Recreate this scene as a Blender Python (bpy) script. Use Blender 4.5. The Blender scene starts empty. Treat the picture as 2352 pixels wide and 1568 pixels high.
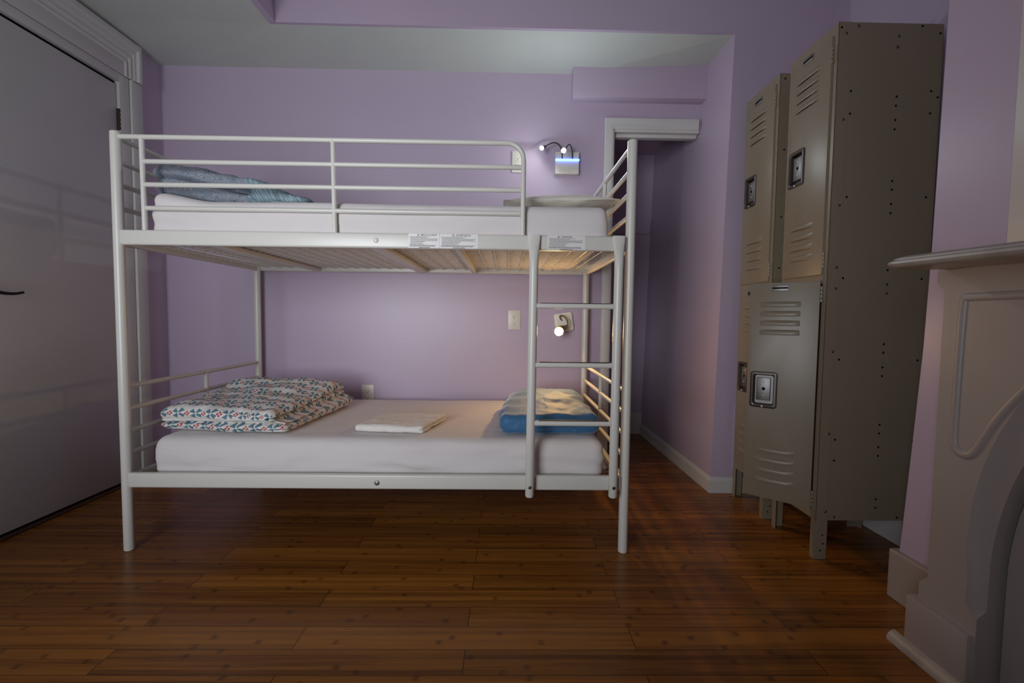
import bpy, bmesh, math, random
from mathutils import Vector, Matrix, noise

random.seed(7)
S = bpy.context.scene
COL = S.collection

# ------------------------------------------------------------------ camera
F_PX, PITCH, YAW, ROLL = 1055.786, 0.05387, -0.01419, 0.01162
CAM = Vector((1.47297, -1.78578, 0.93464))


def make_camera():
    c, s = math.cos(YAW), math.sin(YAW)
    R0 = Vector((c, s, 0)); F0 = Vector((-s, c, 0)); Z = Vector((0, 0, 1))
    cp, sp = math.cos(PITCH), math.sin(PITCH)
    F = cp * F0 - sp * Z
    U = sp * F0 + cp * Z
    cr, sr = math.cos(ROLL), math.sin(ROLL)
    R = cr * R0 + sr * U
    UP = -sr * R0 + cr * U
    cam = bpy.data.cameras.new('camera')
    cam.sensor_fit = 'HORIZONTAL'
    cam.sensor_width = 36.0
    cam.lens = F_PX / 2352 * 36.0
    cam.clip_start = 0.02
    o = bpy.data.objects.new('camera', cam)
    m = Matrix.Identity(4)
    for i in range(3):
        m[i][0] = R[i]; m[i][1] = UP[i]; m[i][2] = -F[i]; m[i][3] = CAM[i]
    o.matrix_world = m
    COL.objects.link(o)
    S.camera = o


make_camera()

# ------------------------------------------------------------------ shader helpers


def lin(c):
    out = []
    for v in c:
        v = v / 255.0
        out.append(v / 12.92 if v <= 0.04045 else ((v + 0.055) / 1.055) ** 2.4)
    return tuple(out) + (1.0,)


class V:
    """a scalar socket with arithmetic"""
    def __init__(s, nt, sock): s.nt = nt; s.s = sock

    def _m(s, op, *a, clamp=False):
        n = s.nt.nodes.new('ShaderNodeMath'); n.operation = op; n.use_clamp = clamp
        for i, x in enumerate((s,) + a):
            if isinstance(x, V): s.nt.links.new(x.s, n.inputs[i])
            else: n.inputs[i].default_value = x
        return V(s.nt, n.outputs[0])
    def __add__(s, o): return s._m('ADD', o)
    def __radd__(s, o): return s._m('ADD', o)
    def __sub__(s, o): return s._m('SUBTRACT', o)
    def __mul__(s, o): return s._m('MULTIPLY', o)
    def __rmul__(s, o): return s._m('MULTIPLY', o)
    def __truediv__(s, o): return s._m('DIVIDE', o)
    def floor(s): return s._m('FLOOR')
    def fract(s): return s._m('FRACT')
    def abs(s): return s._m('ABSOLUTE')
    def mod2(s): return s._m('FLOORED_MODULO', 2.0)
    def lt(s, o): return s._m('LESS_THAN', o)
    def gt(s, o): return s._m('GREATER_THAN', o)
    def max(s, o): return s._m('MAXIMUM', o)
    def min(s, o): return s._m('MINIMUM', o)
    def clamp(s): return s._m('ADD', 0.0, clamp=True)
    def smooth(s, a, b):
        n = s.nt.nodes.new('ShaderNodeMapRange'); n.interpolation_type = 'SMOOTHSTEP'
        s.nt.links.new(s.s, n.inputs[0]); n.inputs[1].default_value = a; n.inputs[2].default_value = b
        return V(s.nt, n.outputs[0])


class Mat:
    def __init__(s, name, rough=0.5, spec=0.5, metal=0.0):
        m = bpy.data.materials.new(name); m.use_nodes = True
        s.m = m; s.nt = m.node_tree
        s.b = s.nt.nodes['Principled BSDF']
        s.b.inputs['Roughness'].default_value = rough
        s.b.inputs['Metallic'].default_value = metal
        s.b.inputs['Specular IOR Level'].default_value = spec

    def coord(s, kind='Object'):
        n = s.nt.nodes.new('ShaderNodeTexCoord')
        return n.outputs[kind]

    def sep(s, vec):
        n = s.nt.nodes.new('ShaderNodeSeparateXYZ'); s.nt.links.new(vec, n.inputs[0])
        return [V(s.nt, n.outputs[i]) for i in range(3)]

    def comb(s, x, y, z=0.0):
        n = s.nt.nodes.new('ShaderNodeCombineXYZ')
        for i, a in enumerate((x, y, z)):
            if isinstance(a, V): s.nt.links.new(a.s, n.inputs[i])
            else: n.inputs[i].default_value = a
        return n.outputs[0]

    def noise(s, vec, scale, detail=2.0, rough=0.5, dist=0.0):
        n = s.nt.nodes.new('ShaderNodeTexNoise'); s.nt.links.new(vec, n.inputs['Vector'])
        n.inputs['Scale'].default_value = scale; n.inputs['Detail'].default_value = detail
        n.inputs['Roughness'].default_value = rough; n.inputs['Distortion'].default_value = dist
        return V(s.nt, n.outputs[0])

    def white(s, vec):
        n = s.nt.nodes.new('ShaderNodeTexWhiteNoise'); n.noise_dimensions = '3D'
        s.nt.links.new(vec, n.inputs['Vector'])
        return V(s.nt, n.outputs['Value'])

    def mix(s, fac, a, b):
        n = s.nt.nodes.new('ShaderNodeMix'); n.data_type = 'RGBA'
        if isinstance(fac, V): s.nt.links.new(fac.s, n.inputs[0])
        else: n.inputs[0].default_value = fac
        for i, x in ((6, a), (7, b)):
            if isinstance(x, tuple): n.inputs[i].default_value = x
            else: s.nt.links.new(x, n.inputs[i])
        return n.outputs[2]

    def color(s, c):
        if isinstance(c, tuple): s.b.inputs['Base Color'].default_value = c
        else: s.nt.links.new(c, s.b.inputs['Base Color'])
        return s

    def rough(s, v): s.nt.links.new(v.s, s.b.inputs['Roughness'])

    def bump(s, h, strength=0.2, dist=0.01):
        n = s.nt.nodes.new('ShaderNodeBump'); n.inputs['Strength'].default_value = strength
        n.inputs['Distance'].default_value = dist
        s.nt.links.new(h.s, n.inputs['Height']); s.nt.links.new(n.outputs[0], s.b.inputs['Normal'])

    def emit(s, col, strength):
        s.b.inputs['Emission Color'].default_value = col
        s.b.inputs['Emission Strength'].default_value = strength
        return s


M = {}


def plain(key, rgb, rough=0.5, spec=0.5, metal=0.0, mottle=0.0, bump=0.0, bscale=60.0, mscale=3.0):
    m = Mat(key, rough, spec, metal)
    c = lin(rgb)
    o = m.coord('Object')
    if mottle:
        n = m.noise(o, mscale, 3.0)
        d = tuple(x * (1 - mottle) for x in c[:3]) + (1.0,)
        m.color(m.mix(n.smooth(0.3, 0.7), d, c))
    else:
        m.color(c)
    if bump:
        m.bump(m.noise(o, bscale, 3.0), bump, 0.003)
    M[key] = m.m
    return m


plain('lavender_paint', (190, 173, 194), 0.38, 0.45, mottle=0.05, bump=0.12, bscale=45, mscale=1.3)
plain('ceiling_paint', (204, 209, 202), 0.7, 0.3, mottle=0.03, bump=0.1, bscale=30)
plain('white_trim', (206, 203, 200), 0.4, 0.5, mottle=0.05, bump=0.08, bscale=25)
plain('door_paint', (196, 192, 192), 0.33, 0.5, mottle=0.05, bump=0.06, bscale=14)
plain('mantel_paint', (164, 153, 147), 0.42, 0.5, mottle=0.07, bump=0.12, bscale=20)
plain('shelf_paint', (178, 168, 160), 0.4, 0.5, mottle=0.22, bump=0.1, bscale=20, mscale=14)
plain('white_metal', (214, 212, 204), 0.32, 0.5)
plain('locker_paint', (138, 126, 107), 0.36, 0.5, mottle=0.04, bump=0.05, bscale=90)
plain('dark_slot', (14, 12, 11), 0.8, 0.1)
plain('hinge_brown', (52, 34, 32), 0.5, 0.5)
plain('steel', (140, 138, 136), 0.48, 0.5, metal=1.0)
plain('dull_steel', (100, 92, 88), 0.42, 0.5, metal=0.9)
plain('plate_plastic', (216, 210, 200), 0.35, 0.5)
plain('white_plastic', (226, 222, 210), 0.35, 0.5)
plain('goose_metal', (70, 68, 66), 0.3, 0.5, metal=0.8)
plain('brass_metal', (150, 138, 110), 0.35, 0.5, metal=0.8)
plain('dark_bronze', (38, 30, 28), 0.45, 0.5, metal=0.6)
plain('grip', (40, 38, 38), 0.7, 0.3)
plain('sticker', (226, 224, 222), 0.4, 0.5)
plain('ink', (122, 112, 112), 0.7, 0.2)
plain('dark_ink', (66, 58, 58), 0.7, 0.2)
plain('threshold_wood', (72, 48, 34), 0.5, 0.4)
plain('window_white', (225, 225, 222), 0.5, 0.4)
Mat('led_white').emit((0.86, 0.97, 1.0, 1), 1150.0); M['led_white'] = bpy.data.materials['led_white']
Mat('led_side').emit((1.0, 0.95, 0.92, 1), 120.0); M['led_side'] = bpy.data.materials['led_side']
Mat('blue_glow').emit((0.04, 0.11, 1.0, 1), 9.0); M['blue_glow'] = bpy.data.materials['blue_glow']
Mat('warm_bulb').emit((1.0, 0.59, 0.20, 1), 720.0); M['warm_bulb'] = bpy.data.materials['warm_bulb']


def cloth(key, rgb, wr=0.25, scale=9.0, rough=0.9, fine=0.0, sheen=0.15, stretch=None):
    m = Mat(key, rough, 0.2)
    m.b.inputs['Sheen Weight'].default_value = sheen
    m.color(lin(rgb))
    o = m.coord('Object')
    if stretch:
        x, y, z = m.sep(o)
        o = m.comb(x * stretch[0], y * stretch[1], z * stretch[2])
    h = m.noise(o, scale, 3.0, 0.55, 0.6)
    if fine: h = h + m.noise(o, 260.0, 1.0) * fine
    m.bump(h, wr, 0.02)
    M[key] = m.m


cloth('sheet', (218, 212, 211), 0.32, 4.0, stretch=(1.0, 1.0, 3.0))
cloth('pillow_cream', (230, 223, 210), 0.3, 7.0)
cloth('towel', (232, 226, 220), 0.35, 12.0, fine=0.5)
cloth('blue_fabric', (58, 108, 150), 0.25, 10.0, rough=0.6, sheen=0.42)
M['blue_fabric'].node_tree.nodes['Principled BSDF'].inputs['Sheen Roughness'].default_value = 0.4
M['blue_fabric'].node_tree.nodes['Principled BSDF'].inputs['Specular IOR Level'].default_value = 0.4


def floor_mat():
    m = Mat('bamboo_floor', 0.24, 0.26)
    x, y, z = m.sep(m.coord('Object'))
    W, L, Y0, X0 = 0.0937, 0.967, 0.021, 0.402
    ry = (y - Y0) / W
    row = ry.floor(); fy = ry.fract()
    par = (row + 1.0).mod2()
    cx = (x - X0 - par * 0.4835) / L if False else (x + (-X0) - par * 0.4835) / L
    col = cx.floor(); fx = cx.fract()
    rnd = m.white(m.comb(row, col, 3.0))
    strip = (ry * 5.0).floor()
    srnd = m.white(m.comb(strip, col, 7.0))
    # long grain
    g = m.noise(m.comb(x * 1.6 + rnd * 40.0, y * 60.0, rnd * 9.0), 1.0, 4.0, 0.6)
    g2 = m.noise(m.comb(x * 5.0 + srnd * 30.0, y * 210.0, rnd * 5.0), 1.0, 2.0, 0.6)
    # bamboo nodes: dark smudges that sit on single strips
    kx = x * 3.4 + srnd * 17.0
    kc = (kx.fract() - 0.5).abs()
    ky = ((ry * 5.0).fract() - 0.5).abs()
    on = m.white(m.comb(strip, kx.floor(), 2.0)).gt(0.55)
    kn = m.noise(m.comb(x * 40.0, y * 60.0, 0.0), 1.0, 2.0)
    knot = (1.0 - 1.0 * 0.0 + kc * -1.0 * 14.0 + (kn - 0.5) * 0.9).clamp() * on * (ky.smooth(0.62, 0.2)) if False else \
        ((kc * -16.0 + 0.75) + (kn - 0.5) * 0.9).clamp() * on
    c1 = lin((102, 60, 22)); c2 = lin((166, 106, 42)); c3 = lin((92, 46, 22))
    t = (g * 0.75 + g2 * 0.35 + (srnd - 0.5) * 0.22 + (rnd - 0.5) * 0.30).smooth(0.22, 0.86)
    base = m.mix(t, c1, c2)
    base = m.mix(rnd.gt(0.84) * 0.45, base, c3)
    base = m.mix(knot * 0.8, base, lin((48, 27, 16)))
    ey = (fy - 0.5).abs().gt(0.488)
    ex = (fx - 0.5).abs().gt(0.4985)
    seam = ey.max(ex)
    base = m.mix(seam * 0.75, base, lin((26, 14, 9)))
    m.color(base)
    m.rough((g * 0.16 + 0.20).clamp())
    m.bump(g2 * 0.15 + seam * -1.0, 0.12, 0.002)
    M['floor'] = m.m


floor_mat()


def windmill_mat():
    """white cotton with slate-blue four-sail pinwheels and small red four-square marks (UV in metres)"""
    m = Mat('windmill_cotton', 0.9, 0.2)
    uv = m.coord('UV')
    u, v, _ = m.sep(uv)
    P = 0.074
    a = u / P; b = v / (P * 0.84)
    par = b.floor().mod2()
    a = a + par * 0.5
    p = a.fract() - 0.5; q = b.fract() - 0.5
    # rotate a little so that the sails lie diagonally
    c, s = math.cos(0.62), math.sin(0.62)
    pr = p * c - q * s; qr = p * s + q * c
    ap = pr.abs(); aq = qr.abs()
    r1 = ap.max(aq); r2 = ap.min(aq)
    blade = r1.gt(0.06) * r1.lt(0.37) * (r2 - r1 * 0.34).lt(0.026)
    # red marks on the half-way point between neighbours
    p2 = (a + 0.5).fract() - 0.5; q2 = (b + 0.02).fract() - 0.5
    k = math.sqrt(0.5)
    p3 = (p2 * k - q2 * k).abs(); q3 = (p2 * k + q2 * k).abs()
    red = p3.gt(0.022) * p3.lt(0.122) * q3.gt(0.022) * q3.lt(0.122)
    col = m.mix(blade, lin((222, 219, 214)), lin((96, 128, 142)))
    col = m.mix(red, col, lin((186, 36, 44)))
    m.color(col)
    o = m.coord('Object')
    m.bump(m.noise(o, 16.0, 3.0, 0.5, 0.5), 0.3, 0.02)
    M['windmill'] = m.m


windmill_mat()


def paisley_mat():
    m = Mat('grey_floral_cotton', 0.9, 0.2)
    o = m.coord('Object')
    n = m.nt.nodes.new('ShaderNodeTexVoronoi'); n.feature = 'F1'; n.inputs['Scale'].default_value = 17.0
    m.nt.links.new(o, n.inputs['Vector'])
    d = V(m.nt, n.outputs['Distance'])
    w = m.noise(o, 38.0, 2.0, 0.5, 1.5)
    lines = ((d * 12.0 + w * 6.0).fract() - 0.5).abs().smooth(0.14, 0.34)
    petals = d.smooth(0.12, 0.5)
    c = m.mix(lines, lin((92, 101, 118)), lin((158, 168, 181)))
    c = m.mix(petals * 0.35, c, lin((140, 140, 144)))
    m.color(c)
    m.bump(m.noise(o, 14.0, 3.0), 0.35, 0.02)
    M['paisley'] = m.m
    m = Mat('pale_teal_cotton', 0.9, 0.2)
    x, y, z = m.sep(m.coord('Object'))
    st = m.noise(m.comb(x * 170.0 + z * 80.0, y * 40.0, z * 14.0), 1.0, 2.0)
    m.color(m.mix(st.smooth(0.42, 0.62), lin((112, 132, 142)), lin((150, 170, 178))))
    m.bump(st, 0.12, 0.004)
    M['teal'] = m.m


paisley_mat()

# ------------------------------------------------------------------ mesh helpers


def obj(name, bm, mat, parent=None, smooth=True, ang=35, label=None):
    me = bpy.data.meshes.new(name)
    bmesh.ops.recalc_face_normals(bm, faces=bm.faces[:])
    bm.to_mesh(me); bm.free()
    for k in (mat if isinstance(mat, (list, tuple)) else [mat]): me.materials.append(M[k])
    if smooth:
        me.polygons.foreach_set('use_smooth', [True] * len(me.polygons))
        me.set_sharp_from_angle(angle=math.radians(ang))
    o = bpy.data.objects.new(name, me)
    COL.objects.link(o)
    if parent: o.parent = parent
    if label: o['label'] = label
    return o


def thing(name, label, cat, loc=(0, 0, 0), rz=0.0, group=None):
    o = bpy.data.objects.new(name, None); COL.objects.link(o)
    o.empty_display_size = 0.05
    o.location = loc; o.rotation_euler = (0, 0, rz)
    o['label'] = label; o['category'] = cat
    if group: o['group'] = group
    return o


def tag(o, label, cat, group=None):
    o['label'] = label; o['category'] = cat
    if group: o['group'] = group
    return o


def struct(name, bm, mat, parent=None, smooth=False, label=None, cat=None):
    o = obj(name, bm, mat, parent, smooth)
    if parent is None:
        o['kind'] = 'structure'
        if label: o['label'] = label
        if cat: o['category'] = cat
    elif label: o['label'] = label
    return o


def face(bm, pts, mi=0):
    f = bm.faces.new([bm.verts.new(p) for p in pts]); f.material_index = mi
    return f


def box(bm, x0, x1, y0, y1, z0, z1, bev=0.0, seg=2, mi=0, mat=None):
    vs = [bm.verts.new((x, y, z)) for x in (x0, x1) for y in (y0, y1) for z in (z0, z1)]
    idx = ((0, 1, 3, 2), (4, 6, 7, 5), (0, 4, 5, 1), (2, 3, 7, 6), (0, 2, 6, 4), (1, 5, 7, 3))
    fs = [bm.faces.new([vs[i] for i in f]) for f in idx]
    for f in fs: f.material_index = mi
    if bev:
        es = list({e for f in fs for e in f.edges})
        r = bmesh.ops.bevel(bm, geom=es, offset=bev, segments=seg, profile=0.5, affect='EDGES')
        for f in r['faces']: f.material_index = mi
        vs = list({v for f in r['faces'] for v in f.verts})
    if mat is not None: bmesh.ops.transform(bm, matrix=mat, verts=vs)
    return vs


def B(*a, **k):
    bm = bmesh.new(); box(bm, *a, **k); return bm


def tube(bm, pts, r, n=16, cap=True, mi=0, taper=None, flat=None):
    """sweep a circle along a polyline; taper: radius per point; flat: (axis scale u, v) per point"""
    pts = [Vector(p) for p in pts]
    rings = []
    up = None
    for i, p in enumerate(pts):
        d = (pts[min(i + 1, len(pts) - 1)] - pts[max(i - 1, 0)]).normalized()
        if up is None:
            up = Vector((0, 0, 1)) if abs(d.z) < 0.9 else Vector((0, 1, 0))
        a = d.cross(up)
        if a.length < 1e-6: a = d.cross(Vector((1, 0, 0)))
        a.normalize(); b = a.cross(d).normalized(); up = b
        rr = taper[i] if taper else r
        fu, fv = flat[i] if flat else (1, 1)
        rings.append([bm.verts.new(p + a * (rr * fu * math.cos(t)) + b * (rr * fv * math.sin(t)))
                      for t in [2 * math.pi * k / n for k in range(n)]])
    for A, Bq in zip(rings, rings[1:]):
        for k in range(n):
            f = bm.faces.new((A[k], A[(k + 1) % n], Bq[(k + 1) % n], Bq[k])); f.material_index = mi
    if cap:
        for R in (rings[0], rings[-1]):
            f = bm.faces.new(R); f.material_index = mi
    return rings


def T(pts, r, **k):
    bm = bmesh.new(); tube(bm, pts, r, **k); return bm


def post(bm, x, y, z0, z1, r, n=24):
    b = min(0.004, r * 0.3)
    tube(bm, [(x, y, z0), (x, y, z0 + b), (x, y, z1 - b), (x, y, z1)], r, n=n, taper=[r - b, r, r, r - b])


def prism_yz(bm, poly, x0, x1, mi=0):
    """extrude a (y, z) polygon along x"""
    a = [bm.verts.new((x0, y, z)) for y, z in poly]; b = [bm.verts.new((x1, y, z)) for y, z in poly]
    n = len(poly)
    bm.faces.new(a); bm.faces.new(b)
    for i in range(n): bm.faces.new((a[i], a[(i + 1) % n], b[(i + 1) % n], b[i]))
    for f in bm.faces: f.material_index = mi


def ball(bm, c, r, n=14, sx=1, sy=1, sz=1, mi=0):
    m = Matrix.Translation(c) @ Matrix.Diagonal((sx, sy, sz, 1))
    res = bmesh.ops.create_uvsphere(bm, u_segments=n, v_segments=n // 2 + 2, radius=r, matrix=m)
    for v in res['verts']:
        for f in v.link_faces: f.material_index = mi


def disc(bm, c, axis, r, h=0.002, n=14, mi=0, dome=0.0):
    """a short cylinder from c along axis, optionally domed"""
    c = Vector(c); a = Vector(axis).normalized()
    if dome:
        tube(bm, [c, c + a * h * 0.5, c + a * h], r, n=n, mi=mi, taper=[r, r * 0.92, r * 0.55])
    else:
        tube(bm, [c, c + a * h], r, n=n, mi=mi)


def soft_box(lx, ly, lz, r, nx, ny, nz):
    """closed grid box with rounded edges, centred on the origin in x, y with its base at z = 0"""
    bm = bmesh.new(); g = {}
    N = (nx, ny, nz); Lh = (lx / 2, ly / 2, lz / 2)

    def vert(i, j, k):
        key = (i, j, k)
        if key not in g:
            p = Vector(((i / nx * 2 - 1) * Lh[0], (j / ny * 2 - 1) * Lh[1], (k / nz * 2 - 1) * Lh[2]))
            q = Vector([max(-Lh[t] + r, min(Lh[t] - r, p[t])) for t in range(3)])
            d = p - q
            if d.length > 1e-9:
                # spread the grid evenly round the edge
                m = max(abs(d.x), abs(d.y), abs(d.z))
                d = d.normalized() * m
                p = q + d
            g[key] = bm.verts.new((p.x, p.y, p.z + Lh[2]))
        return g[key]
    for (a, b, c) in ((0, 1, 2), (0, 2, 1), (1, 2, 0)):
        for side in (0, N[c]):
            for i in range(N[a]):
                for j in range(N[b]):
                    q = []
                    for di, dj in ((0, 0), (1, 0), (1, 1), (0, 1)):
                        t = [0, 0, 0]; t[a] = i + di; t[b] = j + dj; t[c] = side
                        q.append(vert(*t))
                    bm.faces.new(q)
    bmesh.ops.recalc_face_normals(bm, faces=bm.faces[:])
    return bm


def displace(bm, fn):
    bm.normal_update()
    new = [(v, fn(v.co.copy(), v.normal.copy())) for v in bm.verts]
    for v, c in new: v.co = c


def fbm(p, s, seed=0.0, o=3):
    return noise.fractal(Vector((p.x * s + seed, p.y * s - seed, p.z * s + seed * 0.5)), 1.0, 2.0, o)


def sstep(a, b, x):
    t = max(0.0, min(1.0, (x - a) / (b - a))); return t * t * (3 - 2 * t)


def unwrap_cloth(bm, lx, ly, lz, r):
    """UVs in metres from the undeformed rounded box: the top as seen from above, the sides unrolled over the rounded edge"""
    uv = bm.loops.layers.uv.new('UVMap')
    bm.normal_update()

    def over(c, h, z):
        # arc length past the flat part of the top
        d = abs(c) - (h - r)
        if d <= 0: return 0.0
        zz = z - (lz - r)
        if zz >= 0: return r * math.atan2(d, max(zz, 1e-6))
        return r * math.pi / 2 - zz
    for f in bm.faces:
        side_x = abs(f.normal.x) > abs(f.normal.y)
        for l in f.loops:
            p = l.vert.co
            if side_x:
                o = over(p.x, lx / 2, p.z); u = math.copysign(min(abs(p.x), lx / 2 - r) + o, p.x); v = p.y
            else:
                o = over(p.y, ly / 2, p.z); v = math.copysign(min(abs(p.y), ly / 2 - r) + o, p.y); u = p.x
            l[uv].uv = (u, v)


# ------------------------------------------------------------------ the room
XL, YB, YF = -0.567, 1.02, 0.637       # left wall, back wall, front plane of the alcove
ZC, ZH = 2.395, 2.95                   # low and high ceiling
YW = -2.75                             # wall behind the camera
XR = 3.13


def build_room():
    bm = bmesh.new()
    box(bm, -0.75, XR + 0.15, YW - 0.15, 2.1, -0.08, 0.0)
    struct('floor', bm, 'floor', label='polished bamboo plank floor', cat='floor')

    # low ceiling: alcove plus the strip over the door side
    bm = bmesh.new()
    bl, bm1, br = (-0.62, YB + .05, 2.378), (1.84, YB + .05, 2.372), (2.68, YB + .05, 2.412)
    fr, fl = (2.66, YF + .003, 2.401), (0.287, YF + .003, 2.408)
    l1, n1, n0 = (-0.62, YF + .003, 2.392), (0.287, YW, 2.40), (-0.62, YW, 2.40)
    v = {k: bm.verts.new(p) for k, p in dict(bl=bl, bm=bm1, br=br, fr=fr, fl=fl, l1=l1, n1=n1, n0=n0, fm=(1.84, YF + .003, 2.4045)).items()}
    for q in (('bl', 'l1', 'fl', 'bm'), ('bm', 'fl', 'fm'), ('bm', 'fm', 'fr', 'br'), ('l1', 'n0', 'n1', 'fl')):
        bm.faces.new([v[k] for k in q])
    top = bmesh.ops.extrude_face_region(bm, geom=bm.faces[:])
    for e in top['geom']:
        if isinstance(e, bmesh.types.BMVert): e.co.z += 0.03
    struct('ceiling', bm, 'ceiling_paint', label='low white ceiling over the alcove and door side', cat='ceiling')
    bm = bmesh.new(); box(bm, 0.2, XR + 0.15, YW - 0.1, YF + 0.1, ZH, ZH + 0.06)
    struct('ceiling_upper', bm, 'ceiling_paint', label='higher white ceiling over the open floor', cat='ceiling')

    # back wall of the alcove with the doorway beside the bed
    bm = bmesh.new()
    y0, y1 = YB, YB + 0.11
    box(bm, -0.70, 2.105, y0, y1, 0, 2.45)
    box(bm, 2.105, 2.70, y0, y1, 2.06, 2.45)
    struct('wall_back', bm, 'lavender_paint', label='lavender back wall of the sleeping alcove', cat='wall')

    # left wall with the door opening
    bm = bmesh.new()
    box(bm, XL - 0.12, XL, 0.72, YB + 0.1, 0, 2.45)
    box(bm, XL - 0.12, XL, -0.135, 0.72, 2.15, 2.45)
    box(bm, XL - 0.12, XL, YW - 0.1, -0.135, 0, 2.45)
    struct('wall_left', bm, 'lavender_paint', label='lavender left wall beside the door', cat='wall')

    # side wall of the alcove, slightly out of plumb, running on into the hall
    bm = bmesh.new()
    P = [(2.586, YF, 0), (2.574, 1.93, 0), (2.636, 1.93, 2.5), (2.634, YF, 2.5)]
    a = [bm.verts.new(p) for p in P]; b = [bm.verts.new((p[0] + 0.3, p[1] + (0.0 if i in (1, 2) else 0.02), p[2])) for i, p in enumerate(P)]
    bm.faces.new(a); bm.faces.new(b)
    for i in range(4): bm.faces.new((a[i], a[(i + 1) % 4], b[(i + 1) % 4], b[i]))
    struct('wall_alcove_side', bm, 'lavender_paint', label='lavender side wall of the alcove', cat='wall')

    # the wall that faces the room: right of the alcove, and the band over its opening
    bm = bmesh.new()
    P = [(2.586, 0), (XR + 0.1, 0), (XR + 0.1, ZH + 0.03), (0.26, ZH + 0.03), (0.26, 2.407), (2.632, 2.400)]
    a = [bm.verts.new((x, YF, z)) for x, z in P]; b = [bm.verts.new((x, YF + 0.02, z)) for x, z in P]
    bm.faces.new(a); bm.faces.new(b)
    for i in range(6): bm.faces.new((a[i], a[(i + 1) % 6], b[(i + 1) % 6], b[i]))
    struct('wall_alcove_front', bm, 'lavender_paint', label='lavender wall beside and above the alcove opening', cat='wall')
    bm = bmesh.new(); box(bm, 0.26, 0.29, YW - 0.05, YF, 2.404, ZH + 0.03)
    struct('wall_upper_left', bm, 'lavender_paint', label='lavender drop between low and high ceiling', cat='wall')

    # right wall, chimney breast
    bm = bmesh.new(); box(bm, XR, XR + 0.12, YW - 0.1, YF + 0.1, 0, ZH + 0.03)
    struct('wall_right', bm, 'lavender_paint', label='lavender right wall behind the lockers', cat='wall')
    bm = bmesh.new()
    # breast: its far corner leans and wanders
    zs = [0, .19, .5, .85, 1.18, 1.6, 2.1, ZH + .03]; ys = [-.287, -.302, -.322, -.343, -.352, -.357, -.362, -.366]
    far = [bm.verts.new((2.804, y, z)) for y, z in zip(ys, zs)]
    farb = [bm.verts.new((XR + .02, y - 0.0, z)) for y, z in zip(ys, zs)]
    near = [bm.verts.new((2.804, -1.9, z)) for z in zs]
    nearb = [bm.verts.new((XR + .02, -1.9, z)) for z in zs]
    for i in range(len(zs) - 1):
        bm.faces.new((far[i], far[i + 1], near[i + 1], near[i]))
        bm.faces.new((far[i], farb[i], farb[i + 1], far[i + 1]))
        bm.faces.new((near[i], near[i + 1], nearb[i + 1], nearb[i]))
    struct('wall_chimney', bm, 'lavender_paint', smooth=True, label='lavender chimney breast above the fireplace', cat='wall')

    # wall behind the camera with a window
    wx0, wx1, wz0, wz1 = -0.42, 0.78, 0.45, 1.88
    bm = bmesh.new()
    box(bm, -0.7, wx0, YW - 0.12, YW, 0, ZH + .03)
    box(bm, wx1, XR + .1, YW - 0.12, YW, 0, ZH + .03)
    box(bm, wx0, wx1, YW - 0.12, YW, 0, wz0)
    box(bm, wx0, wx1, YW - 0.12, YW, wz1, ZH + .03)
    struct('wall_front', bm, 'lavender_paint', label='lavender wall with the window', cat='wall')
    bm = bmesh.new()
    for (x0, x1, z0, z1) in ((wx0, wx0 + .05, wz0, wz1), (wx1 - .05, wx1, wz0, wz1), (wx0, wx1, wz0, wz0 + .05), (wx0, wx1, wz1 - .05, wz1), (wx0, wx1, 1.14, 1.19)):
        box(bm, x0, x1, YW - 0.09, YW - 0.04, z0, z1)
    struct('window_1', bm, 'window_white', label='white sash window', cat='window')
    return (wx0, wx1, wz0, wz1)


WIN = build_room()


def build_hall():
    bm = bmesh.new(); box(bm, 1.55, 2.75, 1.89, 1.93, 0, 2.5)
    struct('wall_hall', bm, 'lavender_paint', label='lavender end wall of the hall beyond the doorway', cat='wall')
    bm = bmesh.new(); box(bm, 1.50, 1.55, YB + .1, 1.93, 0, 2.5)
    struct('wall_hall_left', bm, 'lavender_paint', label='hall side wall hidden behind the alcove', cat='wall')
    bm = bmesh.new(); box(bm, 1.5, 2.75, YB + .1, 1.95, 2.215, 2.26)
    struct('ceiling_hall', bm, 'lavender_paint', label='hall ceiling painted lavender', cat='ceiling')
    bm = bmesh.new(); box(bm, 1.55, 2.60, 1.872, 1.89, 0, 0.175, bev=0.004)
    struct('baseboard_hall', bm, 'white_trim', label='white baseboard at the hall end wall', cat='baseboard')
    bm = bmesh.new(); box(bm, 1.9, 2.607, 1.876, 1.89, 1.60, 1.70, bev=0.004)
    struct('trim_4', bm, 'lavender_paint', label='lavender rail across the hall end wall', cat='trim')


build_hall()


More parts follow.
